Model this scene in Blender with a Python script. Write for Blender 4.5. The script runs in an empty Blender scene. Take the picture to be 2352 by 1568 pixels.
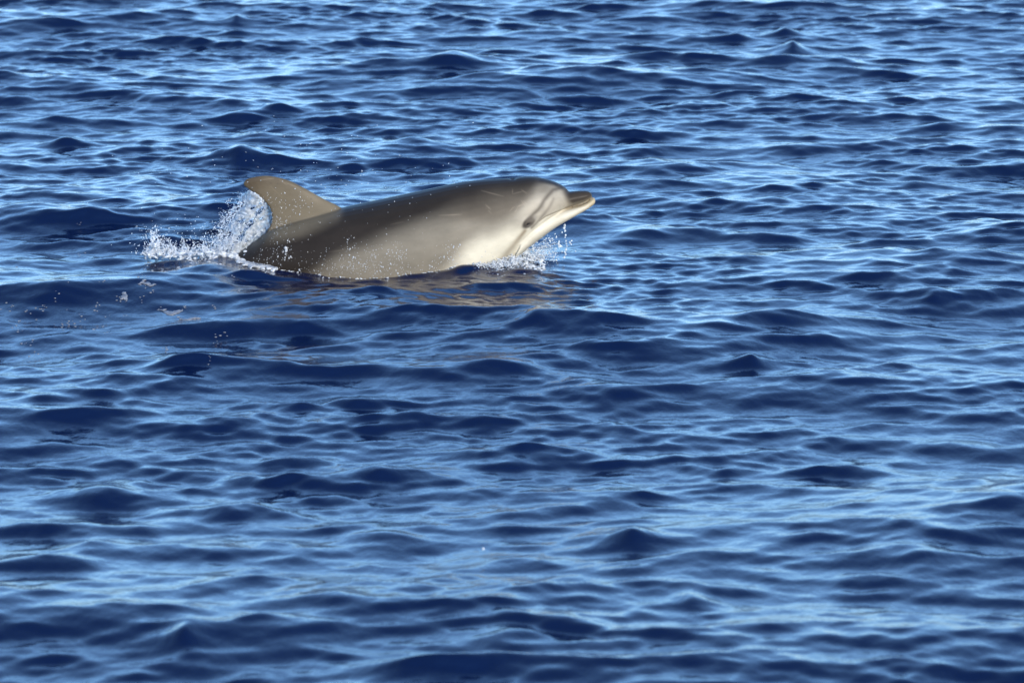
import bpy, bmesh, math, random
import numpy as np
from mathutils import Vector

random.seed(7)
RNG = np.random.default_rng(11)
scene = bpy.context.scene
COL = scene.collection
R = math.radians

# ------------------------------------------------------------------ camera
D, DEP = 20.0, R(9.5)                 # distance to the dolphin, depression angle to it
PITCH = R(10.4)
CAM = np.array([0.0, -D * math.cos(DEP), D * math.sin(DEP)])
FOCAL, SENSOR = 165.0, 36.0
FPX = 2352 * FOCAL / SENSOR            # focal length in the 2352-wide survey pixels used for measuring
cam_d = bpy.data.cameras.new('camera')
cam_d.lens = FOCAL
cam_d.sensor_width = SENSOR
cam_d.clip_start = 0.5
cam_d.clip_end = 20000
cam_d.dof.use_dof = True
cam_d.dof.focus_distance = 19.75
cam_d.dof.aperture_fstop = 5.6
cam = bpy.data.objects.new('camera', cam_d)
COL.objects.link(cam)
cam.location = CAM
cam.rotation_euler = (math.pi / 2 - PITCH, 0, 0)
scene.camera = cam

# ------------------------------------------------------------------ sky, sun, exposure
SUN_EL, SUN_AZ = R(18), R(26)          # sun behind the camera, to its right
world = bpy.data.worlds.new('World')
scene.world = world
world.use_nodes = True
wn, wl = world.node_tree.nodes, world.node_tree.links
wn.clear()
sky = wn.new('ShaderNodeTexSky')
sky.sky_type = 'NISHITA'
sky.sun_disc = False
sky.sun_elevation = SUN_EL
sky.sun_rotation = math.pi - SUN_AZ
sky.air_density = 0.85
sky.dust_density = 0.0
sky.ozone_density = 6.0
bg = wn.new('ShaderNodeBackground')
bg.inputs['Strength'].default_value = 0.15
wo = wn.new('ShaderNodeOutputWorld')
# a thin high veil over the whole sky, slightly streaky
wtc = wn.new('ShaderNodeTexCoord'); wmp = wn.new('ShaderNodeMapping'); wmp.inputs['Scale'].default_value = (1.0, 1.6, 3.0)
wnz = wn.new('ShaderNodeTexNoise'); wnz.inputs['Scale'].default_value = 2.2; wnz.inputs['Detail'].default_value = 5
wmr = wn.new('ShaderNodeMapRange'); wmr.inputs['From Min'].default_value = 0.3; wmr.inputs['From Max'].default_value = 0.7
wmr.inputs['To Min'].default_value = 0.30; wmr.inputs['To Max'].default_value = 0.46
wmx = wn.new('ShaderNodeMix'); wmx.data_type = 'RGBA'; wmx.inputs[7].default_value = (1.5, 2.85, 4.75, 1)
wl.new(wtc.outputs['Generated'], wmp.inputs['Vector']); wl.new(wmp.outputs['Vector'], wnz.inputs['Vector'])
wsx = wn.new('ShaderNodeSeparateXYZ'); wel = wn.new('ShaderNodeMapRange')   # a level veil looks thicker towards the horizon, all round
wel.inputs['From Min'].default_value = 0.0; wel.inputs['From Max'].default_value = 0.75; wel.inputs['To Min'].default_value = 1.15; wel.inputs['To Max'].default_value = 0.45
wml = wn.new('ShaderNodeMath'); wml.operation = 'MULTIPLY'
wl.new(wtc.outputs['Generated'], wsx.inputs['Vector']); wl.new(wsx.outputs['Z'], wel.inputs['Value'])
wl.new(wmr.outputs['Result'], wml.inputs[0]); wl.new(wel.outputs['Result'], wml.inputs[1])
wl.new(wnz.outputs['Fac'], wmr.inputs['Value']); wl.new(wml.outputs['Value'], wmx.inputs['Factor'])
wl.new(sky.outputs['Color'], wmx.inputs[6])
wl.new(wmx.outputs[2], bg.inputs['Color'])
wl.new(bg.outputs['Background'], wo.inputs['Surface'])
sun_d = bpy.data.lights.new('sun', 'SUN')
sun_d.energy = 2.65
sun_d.angle = R(0.5)
sun_d.color = (1.0, 0.91, 0.77)
sun = bpy.data.objects.new('sun', sun_d)
COL.objects.link(sun)
to_sun = Vector((math.sin(SUN_AZ) * math.cos(SUN_EL), -math.cos(SUN_AZ) * math.cos(SUN_EL), math.sin(SUN_EL)))
sun.rotation_euler = to_sun.to_track_quat('Z', 'Y').to_euler()
scene.view_settings.view_transform = 'Standard'
scene.view_settings.look = 'None'
scene.view_settings.exposure = 1.2
scene.view_settings.gamma = 1.0
scene.view_settings.use_curve_mapping = False
scene.render.engine = 'CYCLES'
scene.cycles.use_denoising = True
scene.cycles.max_bounces = 10
scene.cycles.transmission_bounces = 8

# ------------------------------------------------------------------ measuring helpers
def ray(u, v):
    a, b = (u - 1176) / FPX, (784 - v) / FPX
    f = np.array([0, math.cos(PITCH), -math.sin(PITCH)])
    up = np.array([0, math.sin(PITCH), math.cos(PITCH)])
    return f + a * np.array([1.0, 0, 0]) + b * up
def at_y(u, v, y=0.0):                 # survey pixel -> point on the upright plane at depth y
    r = ray(u, v); return CAM + r * ((y - CAM[1]) / r[1])
def at_z(u, v, z=0.0):                 # survey pixel -> point on the level plane at height z
    r = ray(u, v); return CAM + r * ((z - CAM[2]) / r[2])
def to_uv(P):                          # points (n,3) -> survey pixels
    d = P - CAM
    z = d[:, 1] * math.cos(PITCH) - d[:, 2] * math.sin(PITCH)
    b = d[:, 1] * math.sin(PITCH) + d[:, 2] * math.cos(PITCH)
    return 1176 + FPX * d[:, 0] / z, 784 - FPX * b / z
def link(name, me, mat=None, parent=None, **props):
    o = bpy.data.objects.new(name, me)
    COL.objects.link(o)
    if mat is not None: me.materials.append(mat)
    if parent is not None: o.parent = parent
    for k, val in props.items(): o[k] = val
    return o
def mesh_np(name, V, F):
    me = bpy.data.meshes.new(name)
    V = np.asarray(V, np.float32); F = np.asarray(F, np.int32)
    me.vertices.add(len(V)); me.vertices.foreach_set('co', V.ravel())
    n = F.shape[1]
    me.loops.add(F.size); me.loops.foreach_set('vertex_index', F.ravel())
    me.polygons.add(len(F))
    me.polygons.foreach_set('loop_start', np.arange(0, F.size, n, dtype=np.int32))
    me.polygons.foreach_set('loop_total', np.full(len(F), n, np.int32))
    me.polygons.foreach_set('use_smooth', np.ones(len(F), bool))
    me.update(calc_edges=True)
    return me
def sstep(a, b, x):
    t = np.clip((x - a) / (b - a), 0, 1); return t * t * (3 - 2 * t)

# ------------------------------------------------------------------ materials
def new_mat(name):
    m = bpy.data.materials.new(name); m.use_nodes = True
    nt = m.node_tree
    return m, nt, nt.nodes['Principled BSDF']
def noise(nt, scale, detail=3, rough=0.55, mapping=None):
    tc = nt.nodes.new('ShaderNodeTexCoord')
    n = nt.nodes.new('ShaderNodeTexNoise')
    n.inputs['Scale'].default_value = scale; n.inputs['Detail'].default_value = detail; n.inputs['Roughness'].default_value = rough
    if mapping:
        mp = nt.nodes.new('ShaderNodeMapping'); mp.inputs['Scale'].default_value = mapping
        nt.links.new(tc.outputs['Object'], mp.inputs['Vector']); nt.links.new(mp.outputs['Vector'], n.inputs['Vector'])
    else:
        nt.links.new(tc.outputs['Object'], n.inputs['Vector'])
    return n
def bump(nt, bsdf, tex, strength, dist):
    b = nt.nodes.new('ShaderNodeBump'); b.inputs['Strength'].default_value = strength; b.inputs['Distance'].default_value = dist
    nt.links.new(tex.outputs['Fac'], b.inputs['Height']); nt.links.new(b.outputs['Normal'], bsdf.inputs['Normal'])
    return b

M_SEA, nt, b = new_mat('sea_water')
b.inputs['Base Color'].default_value = (0.0012, 0.0058, 0.030, 1)
b.inputs['Roughness'].default_value = 0.065
b.inputs['IOR'].default_value = 1.333
bump(nt, b, noise(nt, 34, 4, 0.6, (1.0, 0.5, 1.0)), 0.5, 0.0055)

M_SPRAY, nt, b = new_mat('aerated_glint_water')
b.inputs['Base Color'].default_value = (0.80, 0.84, 0.88, 1)  # aerated spray white; on the skin beads it stands in for sun glints
b.inputs['Roughness'].default_value = 0.12
b.inputs['IOR'].default_value = 1.333
b.inputs['Transmission Weight'].default_value = 0.6
bump(nt, b, noise(nt, 160, 2), 0.5, 0.002)

M_CLEAR, nt, b = new_mat('clear_water')
b.inputs['Base Color'].default_value = (0.93, 0.97, 1.0, 1)
b.inputs['Roughness'].default_value = 0.04
b.inputs['IOR'].default_value = 1.333
b.inputs['Transmission Weight'].default_value = 0.92
bump(nt, b, noise(nt, 120, 2), 0.6, 0.003)

M_FOAM, nt, b = new_mat('foam')
nz = noise(nt, 60, 4)
cr = nt.nodes.new('ShaderNodeValToRGB')
cr.color_ramp.elements[0].position = 0.3; cr.color_ramp.elements[0].color = (0.08, 0.09, 0.115, 1)
cr.color_ramp.elements[1].position = 0.7; cr.color_ramp.elements[1].color = (0.24, 0.245, 0.26, 1)
nt.links.new(nz.outputs['Fac'], cr.inputs['Fac']); nt.links.new(cr.outputs['Color'], b.inputs['Base Color'])
b.inputs['Roughness'].default_value = 0.45
bump(nt, b, nz, 0.6, 0.004)

M_SKIN, nt, b = new_mat('dolphin_skin')
at = nt.nodes.new('ShaderNodeVertexColor'); at.layer_name = 'skin'
nz = noise(nt, 9, 6, 0.65, (0.7, 1, 1.3))
mr = nt.nodes.new('ShaderNodeMapRange'); mr.inputs['From Min'].default_value = 0.3; mr.inputs['From Max'].default_value = 0.7
mr.inputs['To Min'].default_value = 0.84; mr.inputs['To Max'].default_value = 1.14
mx = nt.nodes.new('ShaderNodeMix'); mx.data_type = 'RGBA'; mx.blend_type = 'MULTIPLY'; mx.inputs['Factor'].default_value = 1
nt.links.new(nz.outputs['Fac'], mr.inputs['Value']); nt.links.new(at.outputs['Color'], mx.inputs[6]); nt.links.new(mr.outputs['Result'], mx.inputs[7])
nt.links.new(mx.outputs[2], b.inputs['Base Color'])
b.inputs['Roughness'].default_value = 0.42
b.inputs['IOR'].default_value = 1.36
b.inputs['Specular IOR Level'].default_value = 0.12
bump(nt, b, noise(nt, 45, 3), 0.08, 0.003)

M_EYE, nt, b = new_mat('eye_dark')
nz = noise(nt, 90, 2)
cr = nt.nodes.new('ShaderNodeValToRGB')
cr.color_ramp.elements[0].color = (0.008, 0.006, 0.005, 1); cr.color_ramp.elements[1].color = (0.022, 0.016, 0.012, 1)
nt.links.new(nz.outputs['Fac'], cr.inputs['Fac']); nt.links.new(cr.outputs['Color'], b.inputs['Base Color'])
b.inputs['Roughness'].default_value = 0.08

# ------------------------------------------------------------------ the sea
DX, DY, NX, NY = 0.0115, 0.021, 840, 960
X0, Y0 = -DX * NX / 2, -8.6
LX, LY = DX * NX, DY * NY
kx = 2 * np.pi * np.fft.fftfreq(NX, DX)[None, :]
ky = 2 * np.pi * np.fft.fftfreq(NY, DY)[:, None]
K = np.sqrt(kx ** 2 + ky ** 2); K[0, 0] = 1
lam = 2 * np.pi / K
# mean-square slope wanted per octave of wavelength (m)
octv = [(8.0, .0002), (4.0, .0005), (2.0, .0011), (1.0, .0027), (0.5, .0060), (0.25, .0076), (0.125, .0052), (0.0625, .0026)]
lx = np.log2(lam)
ox = np.array([math.log2(a) for a, _ in octv][::-1]); ov = np.array([v for _, v in octv][::-1])
mss = np.exp(np.interp(lx, ox, np.log(ov), left=-14, right=-14))
th = np.arctan2(ky, kx)
# long-crested waves in two crossing trains running towards the camera, the finest ripples less ordered
w1, w2 = np.cos(th - R(-66)), np.cos(th - R(-108))
ordered = np.abs(w1) ** 9 + 1.15 * np.abs(w2) ** 9
loose_ = .35 + np.cos(th - R(-85)) ** 2
mixw = 1 / (1 + (lam / .13) ** 3)
spread = .04 + ordered * (1 - mixw) + .55 * loose_ * mixw
P = mss / (K ** 4) * spread            # height spectrum giving equal slope per octave where mss is flat
P[0, 0] = 0
white = np.fft.fft2(RNG.standard_normal((NY, NX)))
H = white * np.sqrt(P)
# scale so each octave has its wanted slope: one global factor
sl = np.fft.ifft2(H * 1j * kx).real.var() + np.fft.ifft2(H * 1j * ky).real.var()
SLOPE2 = sum(v for _, v in octv)
H *= math.sqrt(SLOPE2 / sl)
def field(Hk): return np.fft.ifft2(Hk).real
LP = 1 / (1 + (1.2 / lam) ** 6)
HP = 1 / (1 + (lam / .15) ** 6)          # the finest ripples come in patches, as gusts leave them
gust = field(white.conj() * np.exp(-(K * .28) ** 2)); gust = .55 + .75 * sstep(-.6, 1.4, gust / gust.std())
h_fine = field(H * HP)
def lowpass(l0): return 1 / (1 + (l0 / lam) ** 6)
def peaked(h, a): sd = h.std(); return h + a * (h * h / sd - sd)      # sharper crests, flatter troughs
A1, A2, A3 = lowpass(.9), lowpass(.36), lowpass(.15)
h_all = peaked(field(H * A1), .12) + peaked(field(H * (A2 - A1)), .2) + peaked(field(H * (A3 - A2)), .15) + h_fine * gust * 1.3
h_low = field(H * LP)
cx_all, cy_all = field(-1j * kx / K * H), field(-1j * ky / K * H)
CHOP = 0.55
LEAN = 0.95                             # crests lean towards the camera, so their near faces are short and steep

def axis(n, d, o, reach=9000, g=1.42):
    fine = np.arange(n)
    out, s, p = [], 1.0, 0
    while p * d < reach:
        s *= g; p += max(1, int(round(s))); out.append(p)
    out = np.array(out)
    return np.concatenate([(-out)[::-1], fine, n - 1 + out])
IX, IY = axis(NX, DX, X0), axis(NY, DY, Y0)
gx, gy = X0 + IX * DX, Y0 + IY * DY
mx_, my_ = np.mod(IX, NX), np.mod(IY, NY)
ex = np.clip(np.maximum(-IX, IX - NX + 1) * DX, 0, None); ey = np.clip(np.maximum(-IY, IY - NY + 1) * DY, 0, None)
E = np.maximum(ex[None, :], ey[:, None])
wf = 1 - sstep(0.02, 0.8, E)           # fine waves only where the sheet is fine
far = 1 - sstep(8, 90, E)
sel = np.ix_(my_, mx_)
Zs = (h_all[sel] * wf + h_low[sel] * (1 - wf)) * far
PX, PY = np.meshgrid(gx, gy)
PX = PX.copy(); PY = PY.copy()
bx, by = PX.copy(), PY.copy()

# single waves seen in the photograph: (u, v, height, half width, half depth)
WAVES = [(550, 372, .085, .17, .16), (345, 425, .05, .22, .16), (1040, 165, .09, .30, .20), (1822, 118, .075, .09, .14), (1800, 80, .06, .12, .12),
         (1690, 85, .045, .16, .12), (1735, 842, .055, .10, .12), (2150, 700, .05, .15, .15), (2140, 607, .045, .18, .14), (1500, 375, .05, .25, .18),
         (940, 328, .045, .22, .15), (420, 1490, .09, .14, .16), (1235, 765, .05, .2, .16), (880, 725, .045, .40, .16), (480, 645, .06, .28, .16),
         (1200, 1035, .045, .34, .18), (2110, 1300, .07, .28, .2), (1440, 1240, .05, .15, .14), (240, 1120, .055, .2, .16), (200, 1250, .05, .22, .15),
         (860, 1075, .04, .18, .14), (1590, 1395, .05, .12, .14), (760, 1390, .045, .18, .14), (2270, 522, .05, .22, .14), (545, 52, .05, .09, .14),
         (1480, 545, .05, .35, .2), (60, 120, .04, .3, .15), (1580, 240, .035, .2, .14), (2000, 620, .03, .2, .14), (1150, 1500, .05, .3, .2), (150, 330, .04, .2, .15)]
for k_, (u, v, a, wx, wy) in enumerate(WAVES):
    if k_ > 4: a, wx, wy = a * .75, wx * .72, wy * .75
    c = at_z(u, v)
    dx, dy = (bx - c[0]) / wx, (by - (c[1] + wy * .5)) / wy
    r = np.sqrt(dx * dx * (1 + .35 * np.sign(dx) * 0) + .04) - .2
    Zs += a * np.exp(-1.25 * r) * np.exp(-np.where(dy < 0, dy * dy, (dy / 1.5) ** 2))
# long swell face below the dolphin, sloping to the camera on the left
g = np.exp(-((bx + 1.45) / 1.25) ** 4)
Zs += g * (.055 * np.exp(-((by + .75) / .55) ** 2) - .06 * np.exp(-((by + 2.1) / .75) ** 2))
# water piled up by the dolphin: mound behind the fin, bow wave at the throat, hollow along the flank
def mound(u, v, a, wx, wy, y=None):
    global Zs
    c = at_z(u, v) if y is None else at_y(u, v, y)
    Zs += a * np.exp(-((bx - c[0]) / wx) ** 2 - ((by - c[1]) / wy) ** 2)
mound(545, 590, .05, .30, .25, 0.0)
mound(1165, 600, .055, .16, .22, -0.08)
mound(1060, 620, .045, .09, .10, -0.22)
mound(860, 630, -.035, .38, .20, -0.27)
near = np.exp(-((bx + .05) / 1.1) ** 6 - ((by + .40) / .85) ** 4)
Zs = Zs * (1 - .35 * near) + 1.5 * near * h_fine[sel] * wf
PX -= CHOP * cx_all[sel] * wf
PY -= CHOP * cy_all[sel] * wf + LEAN * (Zs - Zs.mean()) * wf
nxv, nyv = len(gx), len(gy)
V = np.stack([PX, PY, Zs], -1).reshape(-1, 3)
ids = np.arange(nxv * nyv).reshape(nyv, nxv)
F = np.stack([ids[:-1, :-1], ids[:-1, 1:], ids[1:, 1:], ids[1:, :-1]], -1).reshape(-1, 4)
sea = link('sea', mesh_np('sea', V, F), M_SEA, kind='structure', label='dark blue choppy sea with light sky reflections', category='sea')
_fx = slice(int(np.where(IX == 0)[0][0]), int(np.where(IX == NX - 1)[0][0]) + 1)
_fy = slice(int(np.where(IY == 0)[0][0]), int(np.where(IY == NY - 1)[0][0]) + 1)
ZF, XF, YF = Zs[_fy, _fx], PX[_fy, _fx], PY[_fy, _fx]
from mathutils.bvhtree import BVHTree
_a, _b = np.searchsorted(X0 + np.arange(NX) * DX, [-2.7, 1.1]); _c, _d = np.searchsorted(Y0 + np.arange(NY) * DY, [-3.2, 1.3])
_P = np.stack([XF[_c:_d, _a:_b], YF[_c:_d, _a:_b], ZF[_c:_d, _a:_b]], -1)
_h, _w = _P.shape[:2]; _I = np.arange(_h * _w).reshape(_h, _w)
SEA_TREE = BVHTree.FromPolygons(_P.reshape(-1, 3).tolist(), np.stack([_I[:-1, :-1], _I[:-1, 1:], _I[1:, 1:], _I[1:, :-1]], -1).reshape(-1, 4).tolist())
def sea_z(x, y):                       # height of the displaced sheet at (x, y)
    h = SEA_TREE.ray_cast(Vector((x, y, 3.0)), Vector((0, 0, -1)))
    if h[0] is not None: return h[0].z
    ii, jj = int(min(max((x - X0) / DX, 0), NX - 1)), int(min(max((y - Y0) / DY, 0), NY - 1))
    return ZF[jj, ii]
def on_sea(u, v):                      # survey pixel -> point on the real wavy surface
    h = SEA_TREE.ray_cast(Vector(CAM), Vector(ray(u, v)).normalized())
    return np.array(h[0]) if h[0] is not None else at_z(u, v)

# ------------------------------------------------------------------ the dolphin
NR = 40
def loft(bm, rings, p=2.15):
    rv = []
    for (T, B, w) in rings:
        T, B = np.array(T), np.array(B)
        c, hv = (T + B) / 2, (T - B) / 2
        row = []
        for k in range(NR):
            a = 2 * math.pi * k / NR
            ca, sa = math.cos(a), math.sin(a)
            ca = math.copysign(abs(ca) ** (2 / p), ca); sa = math.copysign(abs(sa) ** (2 / p), sa)
            q = c + hv * ca; row.append(bm.verts.new((q[0], q[1] + w * sa, q[2])))
        rv.append(row)
    for a, c in zip(rv[:-1], rv[1:]):
        for k in range(NR):
            bm.faces.new((a[k], a[(k + 1) % NR], c[(k + 1) % NR], c[k]))
    bm.faces.new(rv[0][::-1]); bm.faces.new(rv[-1])
def dense(st, per=5):                  # smooth the station list with monotone-ish Catmull-Rom
    A = np.array(st, float); out = []
    n = len(A)
    for i in range(n - 1):
        p0, p1, p2, p3 = A[max(i - 1, 0)], A[i], A[i + 1], A[min(i + 2, n - 1)]
        for k in range(per):
            t = k / per
            m1, m2 = (p2 - p0) * .5, (p3 - p1) * .5
            if i == 0: m1 = p2 - p1
            if i == n - 2: m2 = p2 - p1
            out.append((2 * t ** 3 - 3 * t * t + 1) * p1 + (t ** 3 - 2 * t * t + t) * m1 + (-2 * t ** 3 + 3 * t * t) * p2 + (t ** 3 - t * t) * m2)
    out.append(A[-1]); return out
def rings_of(st, per=5):
    return [(at_y(s[0], s[1]), at_y(s[2], s[3]), s[4]) for s in dense(st, per)]
BODY = [(1359.5, 446, 1360, 451, .008), (1356, 442, 1356, 455, .022), (1350, 439.5, 1348, 459.5, .030), (1335, 438.5, 1332, 467, .038), (1318, 439.5, 1312, 473.5, .045), (1307.5, 440.5, 1298, 479, .053),
        (1301, 433.5, 1284, 488, .068), (1290, 425.5, 1266, 503, .090), (1271, 417, 1245, 522, .112), (1242, 409, 1222, 548, .132),
        (1213, 406, 1196, 580, .148), (1184, 408.5, 1160, 614, .162), (1154, 411, 1128, 640, .175),
        (1096, 415, 1075, 676, .195), (1037, 424, 1015, 703, .215), (949, 443, 930, 722, .232), (861, 462, 850, 722, .235),
        (800, 475, 785, 708, .225), (740, 490, 710, 690, .205), (680, 507, 640, 672, .18), (625, 527, 575, 662, .15),
        (590, 552, 530, 660, .125), (552, 578, 490, 668, .10), (490, 622, 430, 690, .075), (420, 672, 370, 722, .052),
        (340, 722, 310, 752, .035), (270, 765, 255, 780, .022)]
JAW = [(1367, 459, 1367.5, 463, .010), (1364, 453.5, 1364.5, 469, .024), (1350, 460.5, 1348, 481, .033), (1332, 468.5, 1325, 494, .042),
       (1312, 475, 1300, 508, .053), (1290, 480.5, 1270, 526, .070), (1265, 488, 1240, 548, .095), (1240, 500, 1205, 574, .120), (1215, 515, 1170, 605, .132)]
FIN = [((805, 500), (590, 565), .040), ((782, 476), (612, 532), .030), ((744, 457), (623, 512), .024), ((703, 434), (624, 494), .020), ((665, 415), (618, 476), .017),
       ((624, 404.5), (603, 459), .014), ((595, 404.5), (580, 441), .012), ((568, 411), (566, 432), .009), ((559.5, 420), (559.5, 426), .006)]
def foil(bm, secs):                    # secs: (lead, trail, half thickness, thickness direction)
    rv = []
    for (L, T, th_, nd) in secs:
        L, T, nd = np.array(L), np.array(T), np.array(nd); row = []
        n = 16
        for k in range(2 * n):
            s = k / n if k <= n else (2 * n - k) / n
            s = .5 - .5 * math.cos(math.pi * s)
            t = th_ * (max(math.sin(math.pi * s ** .65), 0) ** .7 * .9 + .1)
            if k in (0, n): t = 0
            row.append(bm.verts.new(tuple(L + (T - L) * s + nd * (t if k <= n else -t))))
        rv.append(row)
    for a, c in zip(rv[:-1], rv[1:]):
        for k in range(len(a)):
            bm.faces.new((a[k], a[(k + 1) % len(a)], c[(k + 1) % len(a)], c[k]))
    bm.faces.new(rv[0][::-1]); bm.faces.new(rv[-1])
bm = bmesh.new()
loft(bm, rings_of(BODY)); loft(bm, rings_of(JAW))
fs = dense([(*a, *c, t) for a, c, t in FIN], 5)
foil(bm, [(at_y(s[0], s[1]), at_y(s[2], s[3]), s[4], (0, 1, 0)) for s in fs])
for sy in (-1, 1):                     # flippers and flukes, under the water
    base = at_y(1085, 640); nd = np.array([.3, .6 * sy, .7])
    secs = []
    for t in np.linspace(0, 1, 9):
        c = base + np.array([-.02 - .22 * t - .08 * t * t, sy * (.12 + .17 * t), -.03 - .16 * t])
        ch = .085 * (1 - t) ** .55 + .012
        secs.append((c + np.array([ch, 0, .02]), c - np.array([ch, 0, .02]), .016 * (1 - t) + .006, nd / np.linalg.norm(nd)))
    foil(bm, secs)
    base = at_y(285, 758); secs = []
    for t in np.linspace(0, 1, 10):
        c = base + np.array([-.08 - .12 * t * t, sy * .31 * t, -.05 - .02 * t])
        ch = .11 * (1 - t) ** .6 + .012
        secs.append((c + np.array([ch, 0, .06 * (1 - t)]), c - np.array([ch, 0, .06 * (1 - t)]), .017 * (1 - t) + .006, (0.3, 0, .95)))
    foil(bm, secs)
bmesh.ops.recalc_face_normals(bm, faces=bm.faces)
me0 = bpy.data.meshes.new('raw'); bm.to_mesh(me0); bm.free()
def remeshed(me, voxel, smooth, name):
    o = bpy.data.objects.new('tmp', me); COL.objects.link(o)
    m = o.modifiers.new('r', 'REMESH'); m.mode = 'VOXEL'; m.voxel_size = voxel; m.use_smooth_shade = True
    if smooth:
        s = o.modifiers.new('s', 'SMOOTH'); s.factor = .5; s.iterations = smooth
    dg = bpy.context.evaluated_depsgraph_get()
    out = bpy.data.meshes.new_from_object(o.evaluated_get(dg), depsgraph=dg)
    out.name = name
    bpy.data.objects.remove(o); bpy.data.meshes.remove(me)
    return out
body_me = remeshed(me0, .0042, 4, 'dolphin_body')
n = len(body_me.vertices)
VB = np.empty(n * 3, np.float32); body_me.vertices.foreach_get('co', VB); VB = VB.reshape(-1, 3).astype(np.float64)
NB = np.empty(n * 3, np.float32); body_me.vertices.foreach_get('normal', NB); NB = NB.reshape(-1, 3)
flat = VB.copy(); flat[:, 1] = 0
U, W = to_uv(flat)                     # side-view coordinates of every skin vertex
def pl(pts, x): a = np.array(pts, float); return np.interp(x, a[:, 0], a[:, 1])
def seg_d(pts):                        # distance to a polyline, in survey pixels, and position along it
    best = np.full(n, 1e9); tt = np.zeros(n); m = len(pts) - 1
    for i in range(m):
        a, c = np.array(pts[i], float), np.array(pts[i + 1], float); e = c - a
        t = np.clip(((U - a[0]) * e[0] + (W - a[1]) * e[1]) / (e @ e), 0, 1)
        d = np.hypot(U - a[0] - t * e[0], W - a[1] - t * e[1])
        k = d < best; best[k] = d[k]; tt[k] = (i + t[k]) / m
    return best, tt
MOUTH = [(1361, 452), (1347, 463), (1332, 469), (1315, 473.5), (1296, 477.5), (1278, 481.5), (1254, 489), (1239, 499)]
dm, tm = seg_d(MOUTH)
side = np.clip(np.abs(NB[:, 1]) * 1.4, 0, 1)
EYE = (1212, 503)
# relief: mouth groove, eye socket, blowhole notch, melon crease
VB -= NB * (.0035 * np.exp(-(dm / 1.8) ** 2) * side)[:, None]
de = np.hypot((U - EYE[0]) * .8, (W - EYE[1]) * 1.25)
VB += NB * ((.006 * np.exp(-(de / 17) ** 2) - .007 * np.exp(-(de / 6) ** 2)) * side)[:, None]
STRIPE = [(1205, 512), (1222, 492), (1240, 470), (1252, 452), (1264, 438), (1277, 427)]
ds, ts = seg_d(STRIPE)
VB -= NB * (.0008 * np.exp(-(ds / 5) ** 2) * side)[:, None]
bh = at_y(1178, 412); db = np.hypot((VB[:, 0] - bh[0]) / .012, VB[:, 1] / .024)
VB[:, 2] -= .010 * np.exp(-db ** 2) * (VB[:, 2] > bh[2] - .05)
body_me.vertices.foreach_set('co', VB.astype(np.float32).ravel())
# skin pattern (linear albedo)
def mixc(C, col, w): return C + (np.array(col) - C) * np.clip(w, 0, 1)[:, None]
ph = RNG.uniform(0, 6, 24)
wob = sum(np.sin(U * .013 * (i % 5 + 1) + W * .017 * (i % 3 + 1) * (-1) ** i + ph[i]) / (1 + i % 5) for i in range(10)) * 3.0
C = np.tile(np.array([.112, .095, .074]), (n, 1))
C = mixc(C, (.152, .135, .107), sstep(640, 900, U + (W - 560) * .7 + wob * 2))
hb = pl([(960, 500), (1060, 492), (1120, 486), (1178, 480), (1205, 463), (1223, 443), (1234, 424), (1250, 412)], U)
C = mixc(C, (.080, .066, .050), sstep(960, 1100, U) * sstep(18, -12, W - hb + wob) * .75)
cape_shade = pl([(500, 700), (600, 660), (680, 632), (740, 592), (800, 556), (873, 526), (949, 500), (1037, 466), (1100, 446), (1160, 440), (1230, 420), (1290, 420)], U)  # natural dark cape, with shading of the back and rear painted in
C = mixc(C, (.018, .0146, .0125), sstep(34, -26, W - cape_shade - 2 + wob) * .97)
thr = pl([(860, 726), (960, 652), (1008, 616), (1066, 562), (1110, 526), (1154, 506), (1192, 490), (1213, 472), (1236, 448), (1262, 430), (1300, 426)], U)
C = mixc(C, (.50, .465, .375), sstep(-30, 36, W - thr + wob) * .97)
cheek = pl([(1170, 512), (1200, 512), (1236, 497), (1280, 478), (1310, 470), (1362, 452)], U)
C = mixc(C, (.285, .255, .205), sstep(1165, 1215, U) * sstep(8, -12, W - cheek) * sstep(-30, 30, W - thr + 20) * .85)
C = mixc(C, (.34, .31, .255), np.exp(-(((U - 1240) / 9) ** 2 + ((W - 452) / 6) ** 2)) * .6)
C = mixc(C, (.155, .136, .108), np.exp(-(((U - 1250) / 20) ** 2 + ((W - 427) / 9) ** 2)) * .9)
C = mixc(C, (.026, .022, .020), sstep(1225, 1245, U) * sstep(9, 1, W - pl([(1225, 408), (1250, 411), (1271, 417), (1290, 426)], U)))
dk, tk = seg_d([(1214, 490), (1225, 480), (1236, 471), (1243, 462), (1249, 451), (1260, 439), (1270, 430), (1284, 428)])
C = mixc(C, (.085, .073, .060), np.exp(-(dk / (5.6 - 2.2 * np.abs(tk - .45))) ** 2) * .85)
C = mixc(C, (.19, .17, .14), np.exp(-(((U - 1247) / 5) ** 2 + ((W - 470) / 12) ** 2)) * .3)
d2, t2 = seg_d([(1220, 511), (1229, 503), (1242, 490), (1252, 479), (1264, 463), (1271, 449)])
C = mixc(C, (.135, .118, .096), np.exp(-(d2 / 4.0) ** 2) * (.85 - .35 * t2))
d3, t3 = seg_d([(1205, 518), (1190, 538), (1172, 560), (1150, 590), (1130, 615)])
C = mixc(C, (.165, .132, .088), np.exp(-(d3 / (5 + 6 * t3)) ** 2) * (1 - .55 * t3) * .85)
ca_, sa_ = math.cos(R(38)), math.sin(R(38))
eu, ew = (U - 1215) * ca_ - (W - 498) * sa_, (U - 1215) * sa_ + (W - 498) * ca_
er = np.hypot(eu / 17, ew / 9.5)
C = mixc(C, (.085, .072, .060), sstep(1.35, .7, er) * .9)
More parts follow.
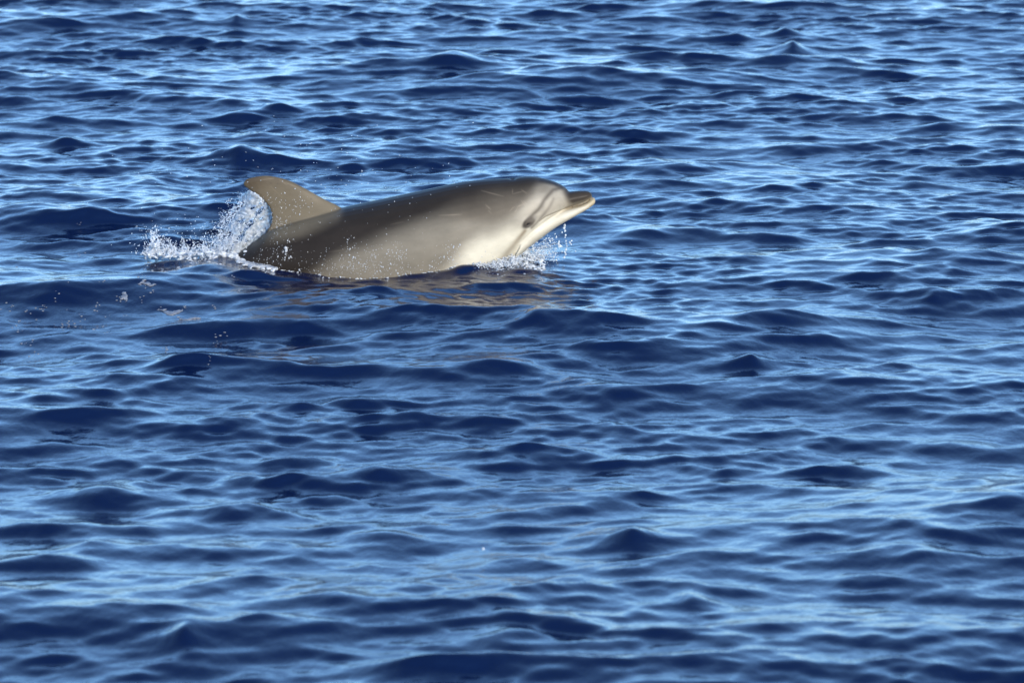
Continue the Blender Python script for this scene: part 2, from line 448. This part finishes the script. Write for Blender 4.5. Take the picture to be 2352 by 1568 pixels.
C = mixc(C, (.026, .022, .020), np.exp(-((er - .85) / .28) ** 2) * sstep(8, -10, eu) * .7)
C = mixc(C, (.025, .021, .018), np.exp(-(((U - 1212) / 9) ** 2 + ((W - 503 + (U - 1212) * .35) / 3) ** 2)) * .85)
C = mixc(C, (.23, .21, .175), np.exp(-(np.hypot((U - 1230) / 6, (W - 488) / 5)) ** 2) * .75)
bkl = pl([(1286, 458), (1300, 466), (1318, 467), (1340, 462), (1354, 456), (1364, 449)], U)
C = mixc(C, (.20, .172, .130), sstep(1288, 1310, U) * sstep(4, 0, W - pl([(1280, 481), (1315, 473), (1346, 464), (1362, 452)], U)) * .85)
bk = sstep(1290, 1310, U - (W - 450) * .5) * sstep(5, -9, W - bkl + wob * .3)
C = mixc(C, (.030, .024, .0195), bk * .97)
lip = pl([(1245, 494), (1300, 478), (1346, 466), (1361, 455)], U)
C = mixc(C, (.27, .19, .085), np.exp(-((W - lip - 2) / 2.6) ** 2) * sstep(1250, 1340, U) * .7)
C = mixc(C, (.36, .285, .165), sstep(1342, 1362, U) * sstep(453, 460, W) * .75)
C = mixc(C, (.06, .038, .018), np.exp(-(dm / 1.3) ** 2) * .65)
finline = pl([(590, 556), (609, 548), (653, 532), (697, 518), (744, 500), (782, 483), (800, 472)], U)
fin = sstep(20, -20, W - finline + wob) * sstep(800, 775, U) * sstep(540, 556, U)
C = mixc(C, (.126, .105, .074), fin)
C = mixc(C, (.070, .054, .037), fin * np.clip(sstep(455, 405, W) * .6 + np.exp(-((U - 580) / 28) ** 2) * .5, 0, 1))
dt, tt_ = seg_d([(562, 430), (580, 441), (603, 459), (618, 476), (624, 494), (623, 512), (612, 532)])
C = mixc(C, (.055, .045, .034), np.exp(-(dt / 5) ** 2) * .7)
RAKES = [(1107, 430, 1156, 441, .55), (1176, 425, 1178, 436, .4), (1178, 436, 1200, 431, .35), (1198, 428, 1210, 435, .6), (1010, 480, 1062, 478, .55), (1116, 458, 1127, 468, .7), (1196, 449, 1207, 462, .6), (1188, 463, 1200, 459, .55),
         (1202, 450, 1210, 458, .5), (1171, 472, 1181, 463, .4), (1182, 476, 1189, 465, .4), (1122, 470, 1128, 476, .4), (640, 410, 660, 424, .4), (655, 418, 690, 432, .4), (620, 425, 648, 452, .25), (600, 412, 630, 409, .5), (648, 452, 640, 462, .25),
         (566, 413, 575, 423, -.7), (900, 500, 930, 494, .2), (1085, 540, 1100, 528, .3), (760, 560, 800, 555, .2)]
for (a, b_, c_, d_, w) in RAKES:       # old tooth rakes and scratches
    dd, tt = seg_d([(a, b_), (c_, d_)])
    k = np.exp(-(dd / random.uniform(.8, 1.4)) ** 2) * abs(w) * .75 * (.4 + .6 * np.sin(np.pi * np.clip(tt, .05, .95)))
    C = mixc(C, C * (.3 if w < 0 else 1) + (0 if w < 0 else np.array([.15, .122, .09])), k)
ca = body_me.color_attributes.new('skin', 'FLOAT_COLOR', 'POINT')
ca.data.foreach_set('color', np.concatenate([C, np.ones((n, 1))], 1).astype(np.float32).ravel())
root = bpy.data.objects.new('dolphin', None); COL.objects.link(root)
root['label'] = 'grey dolphin with pale throat leaping half out of the water'
root['category'] = 'dolphin'
body = link('body', body_me, M_SKIN, root)
def blob_mesh(name, pts, sub=1):       # pts: (x, y, z, rx, ry, rz) separate little closed drops
    t = bmesh.new(); bmesh.ops.create_icosphere(t, subdivisions=sub, radius=1)
    bv = np.array([v.co for v in t.verts]); bf = np.array([[v.index for v in f.verts] for f in t.faces]); t.free()
    pts = np.asarray(pts, float)
    jit = 1 + .14 * RNG.standard_normal((len(pts), len(bv), 1))
    VV = (bv[None] * jit * pts[:, None, 3:6] + pts[:, None, 0:3]).reshape(-1, 3)
    FF = (bf[None] + (np.arange(len(pts)) * len(bv))[:, None, None]).reshape(-1, 3)
    return mesh_np(name, VV, FF)
# eyes: dark lens in each socket
from mathutils.bvhtree import BVHTree
dg = bpy.context.evaluated_depsgraph_get()
tree = BVHTree.FromObject(body, dg)
ep = at_y(*EYE)
for s in (-1, 1):
    hit = tree.ray_cast(Vector((ep[0], s * 1.0, ep[2])), Vector((0, -s, 0)))
    y = hit[0].y
    em = blob_mesh('eye', [(0, 0, 0, .0085, .005, .0030)], 3)
    e = link('eye', em, M_EYE, root)
    e.location = (ep[0], y - s * .001, ep[2])
    e.rotation_euler = (0, R(-22), 0)
# drops and film of water running down the flank, coloured white to stand in for sun glints
beads = []
def skin_pt(u, v):
    p = at_y(u, v); q = CAM; d = Vector(p - q).normalized()
    h = tree.ray_cast(Vector(q), d)
    return h
cl = [(random.gauss(865, 95), random.uniform(560, 632)) for _ in range(30)] + [(random.gauss(640, 35), random.uniform(450, 610)) for _ in range(14)] + [(random.uniform(980, 1090), random.uniform(585, 625)) for _ in range(8)]
for _ in range(1150):
    r = random.random()
    if r < .62:
        c_ = random.choice(cl); u, v = c_[0] + random.gauss(0, 9), c_[1] + random.gauss(0, 13)
    elif r < .82: u, v = random.gauss(860, 120), 632 - abs(random.gauss(0, 28))
    elif r < .93: u, v = random.gauss(620, 20), random.uniform(440, 600)
    else: u, v = random.uniform(600, 1000), random.uniform(440, 620)
    h = skin_pt(u, v)
    if h[0] is None: continue
    s = random.uniform(.0004, .0015) * (2.0 if random.random() < .10 else 1)
    k = h[0] + h[1] * s * .2
    beads.append((k.x, k.y, k.z, s * random.uniform(.8, 1.6), s * .6, s * random.uniform(.9, 2.2)))
for u, v, k in [(657, 571, .0085), (657, 577, .007), (656, 584, .004), (655, 591, .0035), (654, 597, .003), (668, 590, .005), (664, 593, .004), (661, 553, .0035), (665, 556, .003)]:
    h = skin_pt(u, v); q = h[0] + h[1] * k * .3
    beads.append((q.x, q.y, q.z, k, k * .6, k * 1.25))
link('water_beads', blob_mesh('water_beads', beads, 1), M_SPRAY, root, kind='stuff')

# ------------------------------------------------------------------ splashes
def fused(name, pts, voxel, mat, smooth=1, **props):
    me = remeshed(blob_mesh(name, pts, 2), voxel, smooth, name)
    return link(name, me, mat, **props)
def shard_mesh(name, pts):             # pts: (x, y, z, dx, dy, dz, radius, half length) drawn-out drops
    t = bmesh.new(); bmesh.ops.create_icosphere(t, subdivisions=1, radius=1)
    bv = np.array([v.co for v in t.verts]); bf = np.array([[v.index for v in f.verts] for f in t.faces]); t.free()
    pts = np.asarray(pts, float); ax = pts[:, 3:6]; ax = ax / np.linalg.norm(ax, axis=1, keepdims=True)
    al = np.einsum('vk,nk->nv', bv, ax)[..., None]
    r, l = pts[:, 6][:, None, None], pts[:, 7][:, None, None]
    VV = (pts[:, None, 0:3] + bv[None] * r * (1 - .45 * al) + ax[:, None, :] * al * (l - r)).reshape(-1, 3)
    FF = (bf[None] + (np.arange(len(pts)) * len(bv))[:, None, None]).reshape(-1, 3)
    return mesh_np(name, VV, FF)
def strand(out, p, vel, T, y, g, r0, gap=.3, wob=.004, step=.012, keep=lambda q: True):
    # a thread of water breaking into drawn-out drops along its flight: p, vel in metres (x, z) seen from the side
    px, pz = p; vx, vz = vel; m = max(3, int(T / step)); vy = random.gauss(0, .25)
    for k in range(m):
        t = T * k / m
        if random.random() < gap: continue
        q = np.array([px + vx * t, y + vy * t, pz + vz * t - g * t * t / 2]) + RNG.normal(0, wob, 3)
        if not keep(q): continue
        d = np.array([vx, vy, vz - g * t]); sp_ = np.linalg.norm(d); r = r0 * random.uniform(.5, 1.3) * (1 - .5 * k / m)
        out.append((*q, *(d + RNG.normal(0, .25 * sp_, 3)), r, r * random.uniform(1.2, 4.0)))
def P3(u, v, y): return at_y(u, v, y)
# sheet thrown off the trailing edge of the fin
TE = [(572, 441), (590, 449), (606, 463), (617, 478), (623, 497), (621, 515), (611, 534), (596, 552), (575, 570)]
te = np.array(TE, float)
def te_at(s):
    x = s * (len(te) - 1); i = int(min(x, len(te) - 2)); return te[i] + (te[i + 1] - te[i]) * (x - i)
clear, white_ = [], []
for _ in range(5200):
    s = random.random(); t = random.random() ** 1.25
    p = te_at(s)
    L = 60 + 110 * s
    q = p + np.array([-L * t, (26 + 40 * s) * t + 60 * t * t * (1 - s)])
    hole = math.sin(q[0] * .11 + q[1] * .07) + math.sin(q[0] * .05 - q[1] * .16 + 2) + math.sin(q[0] * .23 + q[1] * .19 + 1)
    if hole < -1.4 + 2.2 * t: continue
    if q[1] > 592: continue
    y = .0 + .05 * math.sin(q[0] * .06 + q[1] * .03) + .10 * t + random.gauss(0, .006)
    r = random.uniform(.0045, .0085) * (1 - .35 * t)
    P_ = P3(q[0], q[1], y)
    (clear if random.random() < .85 - .5 * t else white_).append((*P_, r, r, r * random.uniform(.8, 1.5)))
# threads and mist torn off the sheet, flung back and falling to the left
fine = []
def above(q): return q[2] > sea_z(q[0], q[1]) - .004
for _ in range(190):
    s_ = random.random() ** .8; t = random.random() ** 1.2
    p = te_at(s_); L = 60 + 110 * s_
    q = p + np.array([-L * t, (26 + 40 * s_) * t + 60 * t * t * (1 - s_)])
    P_ = P3(q[0], q[1], 0)
    strand(fine, (P_[0], P_[2]), (-random.uniform(.2, .8), random.uniform(-.35, .3)), random.uniform(.06, .22), .05 * math.sin(q[0] * .06 + q[1] * .03) + random.uniform(-.02, .14),
           3.0, random.uniform(.0013, .0030), keep=above)
for _ in range(240):                   # fingers thrown up along the wake
    u = random.choice([random.gauss(352, 9), random.gauss(385, 16), random.gauss(430, 26), random.gauss(490, 34), random.gauss(520, 26)])
    P_ = P3(u, 585, 0); h_ = random.uniform(.35, 1.25 if u < 372 or u > 460 else .8)
    strand(fine, (P_[0], P_[2]), (random.gauss(-.05, .22), h_), random.uniform(.05, .18), random.uniform(-.07, .14), 6.0, random.uniform(.0012, .0032), gap=.2, keep=above)
for _ in range(2000):
    s_ = random.random(); t = random.random() ** .8
    p = te_at(s_); L = 70 + 150 * s_
    q = p + np.array([-L * t, (26 + 36 * s_) * t + 60 * t * t * (1 - s_)]) + RNG.normal(0, 9, 2)
    P_ = P3(q[0], min(q[1], 588), random.uniform(-.06, .16)); r = random.uniform(.0006, .0015)
    fine.append((*P_, random.gauss(-.6, .3), random.gauss(0, .3), random.gauss(-.5, .4), r, r * random.uniform(1.2, 3)))
# left plume and low boil along the waterline
def plume(u, v, wu, hv, cnt, out, r0=.005, y=.03):
    for _ in range(cnt):
        t = random.random() ** .7
        q = (u + random.gauss(0, wu) * (1.15 - .7 * (1 - t)) + (1 - t) * random.uniform(-3, 6), v - hv * (1 - t))
        r = r0 * random.uniform(.5, 1.25) * (.55 + .6 * t)
        out.append((*P3(q[0], q[1], y + random.gauss(0, .03)), r, r, r * random.uniform(.8, 1.4)))
plume(355, 584, 9, 72, 240, white_); plume(385, 584, 16, 32, 200, white_, .004); plume(430, 585, 26, 20, 240, white_, .004)
plume(480, 586, 28, 40, 240, white_, .004); plume(520, 586, 22, 36, 220, white_, .004); plume(345, 586, 16, 16, 150, white_, .004); plume(560, 588, 26, 14, 160, white_)
for _ in range(420):
    q = (random.uniform(335, 575), 586 + random.gauss(0, 4))
    r = random.uniform(.003, .007)
    P_ = P3(q[0], q[1], random.uniform(-.10, .12)); white_.append((P_[0], P_[1], max(P_[2], sea_z(P_[0], P_[1])), r * 1.6, r, r * .8))
def line_y(x, z):
    h = tree.ray_cast(Vector((x, -1.5, z)), Vector((0, 1, 0)), 3.0)
    return h[0].y if h[0] is not None else None
for _ in range(900):                   # lather where the back leaves the water
    x = at_y(random.gauss(592, 12) if random.random() < .5 else random.uniform(480, 640), 600)[0]
    y0 = line_y(x, sea_z(x, -.1)); y0 = 0 if y0 is None else y0
    y = y0 - abs(random.gauss(0, .035)); r = random.uniform(.003, .007)
    white_.append((x, y, sea_z(x, y) + random.random() * .010, r * 1.5, r, r * .8))
for _ in range(260):                   # torn lather trailing on the water below the splash
    u = random.uniform(335, 640); x = at_y(u, 600)[0]; y = -abs(random.gauss(0, .16)) + .05
    if math.sin(x * 31 + y * 17) + math.sin(x * 13 - y * 41 + 1) < .15: continue
    r = random.uniform(.002, .0055); white_.append((x, y, sea_z(x, y), r * 2.0, r * 2.0, r * .4 + .0008))
for _ in range(160):                   # thin broken lather along the flank
    x = at_y(random.uniform(620, 1060), 600)[0]
    y0 = line_y(x, sea_z(x, -.25))
    if y0 is None: continue
    y = y0 - abs(random.gauss(0, .012)); r = random.uniform(.0015, .0035)
    white_.append((x, y, sea_z(x, y) + random.random() * .004, r * 2, r, r))
sp = bpy.data.objects.new('splash', None); COL.objects.link(sp)
sp['label'] = 'white and glassy splash thrown up behind the dorsal fin'; sp['category'] = 'splash'
o = fused('water_sheet', clear, .0042, M_CLEAR, 2, kind='stuff'); o.parent = sp
o = fused('white_water', white_, .0040, M_SPRAY, 1, kind='stuff'); o.parent = sp
loose = []
for _ in range(160):
    q = (random.gauss(430, 75), 585 - abs(random.gauss(0, 48)))
    if q[0] > 600: continue
    r = random.uniform(.0008, .0026); loose.append((*P3(q[0], q[1], random.uniform(-.1, .2)), r, r, r))
o = link('loose_drops', blob_mesh('loose_drops', loose, 1), M_SPRAY, sp, kind='stuff')
o = link('spray_threads', shard_mesh('spray_threads', fine), M_SPRAY, sp, kind='stuff')

# bow splash at the throat
clear, white_ = [], []
for _ in range(900):                   # thin glassy fan ahead of the throat
    t = random.random(); s = random.random()
    q = (1192 + 62 * t + 12 * s, 562 + 48 * s + 18 * t * t + 20 * t * (1 - s))
    hole = math.sin(q[0] * .21 + q[1] * .13) + math.sin(q[0] * .11 - q[1] * .3)
    if hole < -.6 + 1.3 * t: continue
    r = random.uniform(.003, .006) * (1 - .4 * t)
    (clear if random.random() < .7 else white_).append((*P3(q[0], q[1], -.04 + .06 * t + random.gauss(0, .01)), r, r, r))
fine = []
for _ in range(1000):                  # churned white water along the throat, lying on the bow wave
    t = random.random() ** .8; x = at_y(1070 + 180 * t, 600)[0]
    y0 = line_y(x, .05)
    y0 = -.05 if y0 is None else y0
    y = y0 - abs(random.gauss(0, .09)) if t < .72 else random.gauss(-.06, .09)
    if y > y0 and t < .72: continue
    r = random.uniform(.002, .0045) * (.6 + .6 * t)
    (white_ if random.random() < .45 + .4 * t else clear).append((x, y, sea_z(x, y) + random.random() ** 2.5 * (.010 + .03 * t), r * 1.8, r * 1.3, r * .8))
for _ in range(350):                   # spill climbing the throat edge
    t = random.random()
    q = (1186 + 85 * t + random.gauss(0, 3) + 4, 594 - 66 * t + random.gauss(0, 4) + 6)
    r = random.uniform(.0015, .004) * (1 - .5 * t)
    white_.append((*P3(q[0], q[1], random.uniform(-.06, .03)), r, r, r))
for _ in range(270):                   # threads flung forward and up from the throat
    t = random.random() ** .7; x = at_y(1085 + 150 * t, 600)[0]; y = random.uniform(-.24, -.10) if t < .65 else random.uniform(-.12, .08)
    y0 = line_y(x, .06)
    if y0 is not None and t < .7: y = y0 - random.uniform(.005, .10)
    strand(fine, (x, sea_z(x, y) + .005), (random.uniform(-.1, .75) * (.3 + t), random.uniform(.1, .9) * (.25 + .8 * t)), random.uniform(.04, .16), y, 6.0, random.uniform(.0011, .0028), gap=.25, keep=above)
for _ in range(16):                    # longer strings of drops flying ahead
    p = at_y(random.uniform(1205, 1250), random.uniform(545, 590))
    strand(fine, (p[0], p[2]), (random.uniform(.4, .9), random.uniform(-.3, .2)), random.uniform(.08, .16), random.uniform(-.08, .08), 6.0, .0026, gap=.45, wob=.003, keep=above)
for _ in range(900):
    t = random.random(); q = (1195 + 80 * t + random.gauss(0, 8), 590 - 40 * t * random.random() + random.gauss(0, 10)); r = random.uniform(.0006, .0014)
    fine.append((*P3(q[0], q[1], random.uniform(-.08, .06)), .6, .0, random.gauss(0, .4), r, r * random.uniform(1.2, 3)))
sp2 = bpy.data.objects.new('splash', None); COL.objects.link(sp2)
sp2['label'] = 'small foaming bow splash under the pale throat'; sp2['category'] = 'splash'
o = fused('water_sheet', clear, .0042, M_CLEAR, 2, kind='stuff'); o.parent = sp2
o = fused('white_water', white_, .0040, M_SPRAY, 1, kind='stuff'); o.parent = sp2

o = link('spray_threads', shard_mesh('spray_threads', fine), M_SPRAY, sp2, kind='stuff')

# drops falling below the chin
DROPS = [(1297, 518, 4.5), (1296, 523, 5), (1298, 530, 4), (1299, 540, 3.2), (1298, 545, 2.6), (1300, 553, 3), (1283, 560, 4.5), (1286, 565, 6), (1284, 555, 3.5), (1301, 559, 3.8), (1302, 565, 4),
         (1300, 573, 4.2), (1298, 579, 3.6), (1299, 584, 3.4), (1296, 591, 4.4), (1309, 557, 3.4), (1313, 553, 3), (1312, 561, 2.8), (1291, 578, 2.4), (1278, 545, 2.8), (1275, 537, 2.4), (1268, 548, 2.6),
         (1264, 566, 2.8), (1262, 580, 3), (1272, 590, 3.4), (1278, 598, 3.4), (1322, 577, 2.2), (1291, 534, 2.6)]
ORD = ['topmost', 'second', 'third', 'fourth', 'fifth', 'sixth', 'seventh', 'eighth', 'ninth', 'tenth', 'eleventh', 'twelfth', 'thirteenth']
def cluster(u):
    return ('in the string falling straight down below the chin' if 1295 <= u <= 1303 else 'in the bright three drop clump left of the falling string' if 1282 <= u <= 1287 else
            'in the slanting cluster right of the falling string' if u > 1303 else 'among the stray drops close under the throat edge')
seen = {}
for (u, v, r) in sorted(DROPS, key=lambda a: a[1]):
    c_ = cluster(u); k = seen.get(c_, 0); seen[c_] = k + 1
    r *= .00185 * .62
    d = link('water_drop', blob_mesh('water_drop', [(0, 0, 0, r, r, r * random.uniform(1.0, 1.5))], 2), M_SPRAY, None,
             label=ORD[k] + (' drop ' if k == 0 else ' drop from the top ') + c_, category='drop', group='drops falling below the chin')
    d.location = P3(u, v, random.uniform(-.05, .05))
# fine spray hanging in the air over the back
pts = []
for _ in range(150):
    u = random.gauss(720, 180); v = random.gauss(400, 70)
    r = random.uniform(.0008, .0016); P_ = P3(u, v, random.uniform(-.5, .3)); pts.append((*P_, r * 1.6, r, r))
link('airborne_spray', blob_mesh('airborne_spray', pts, 1), M_SPRAY, None, kind='stuff', label='fine specks of spray hanging above the back', category='spray')

# ------------------------------------------------------------------ foam left on the water
def foam_patch(u, v, wu, wv, label):
    c = on_sea(u, v); k = wu * .00185; ky_ = wv * .00185 / math.sin(DEP)
    pts = []
    ph_ = random.uniform(0, 6)
    for a in np.linspace(-1, 1, 46):
        x = c[0] + k * a; y = c[1] + ky_ * (.5 * math.sin(a * 4 + ph_) + random.gauss(0, .2))
        r = random.uniform(.0025, .0060) * (1.15 - abs(a))
        pts.append((x, y, sea_z(x, y) + .0005, r * 2.2, r * 2.6, r * .55 + .0012))
    fused('foam_patch', pts, .0028, M_FOAM, 1, label=label, category='foam', group='foam patches drifting on the dark water')
foam_patch(338, 652, 22, 2.5, 'long pale foam streak on the wave crest left below the splash')
foam_patch(285, 684, 9, 4, 'small curled foam patch on the dark wave face')
foam_patch(395, 716, 36, 5, 'widest lilac grey foam patch on the dark water')
foam_patch(435, 733, 26, 3, 'narrow foam strip just beneath the widest patch')
pts = []
for _ in range(60):
    u, v = random.gauss(260, 170), random.gauss(700, 60)
    if u < 0: continue
    p = on_sea(u, v)
    for k in range(random.randint(1, 4)):
        x, y = p[0] + random.gauss(0, .012), p[1] + random.gauss(0, .02); r = random.uniform(.0015, .0045)
        pts.append((x, y, sea_z(x, y), r * 1.5, r * 1.5, r * .5))
link('foam_flecks', blob_mesh('foam_flecks', pts, 1), M_FOAM, None, kind='stuff', label='scattered flecks of foam on the dark water', category='foam')
p = on_sea(1110, 1274)
d = link('water_drop', blob_mesh('water_drop', [(0, 0, 0, .0042, .0042, .005)], 2), M_SPRAY, None, label='lone white drop above the water in the middle of the foreground', category='drop')
d.location = p + np.array([0, 0, .02])
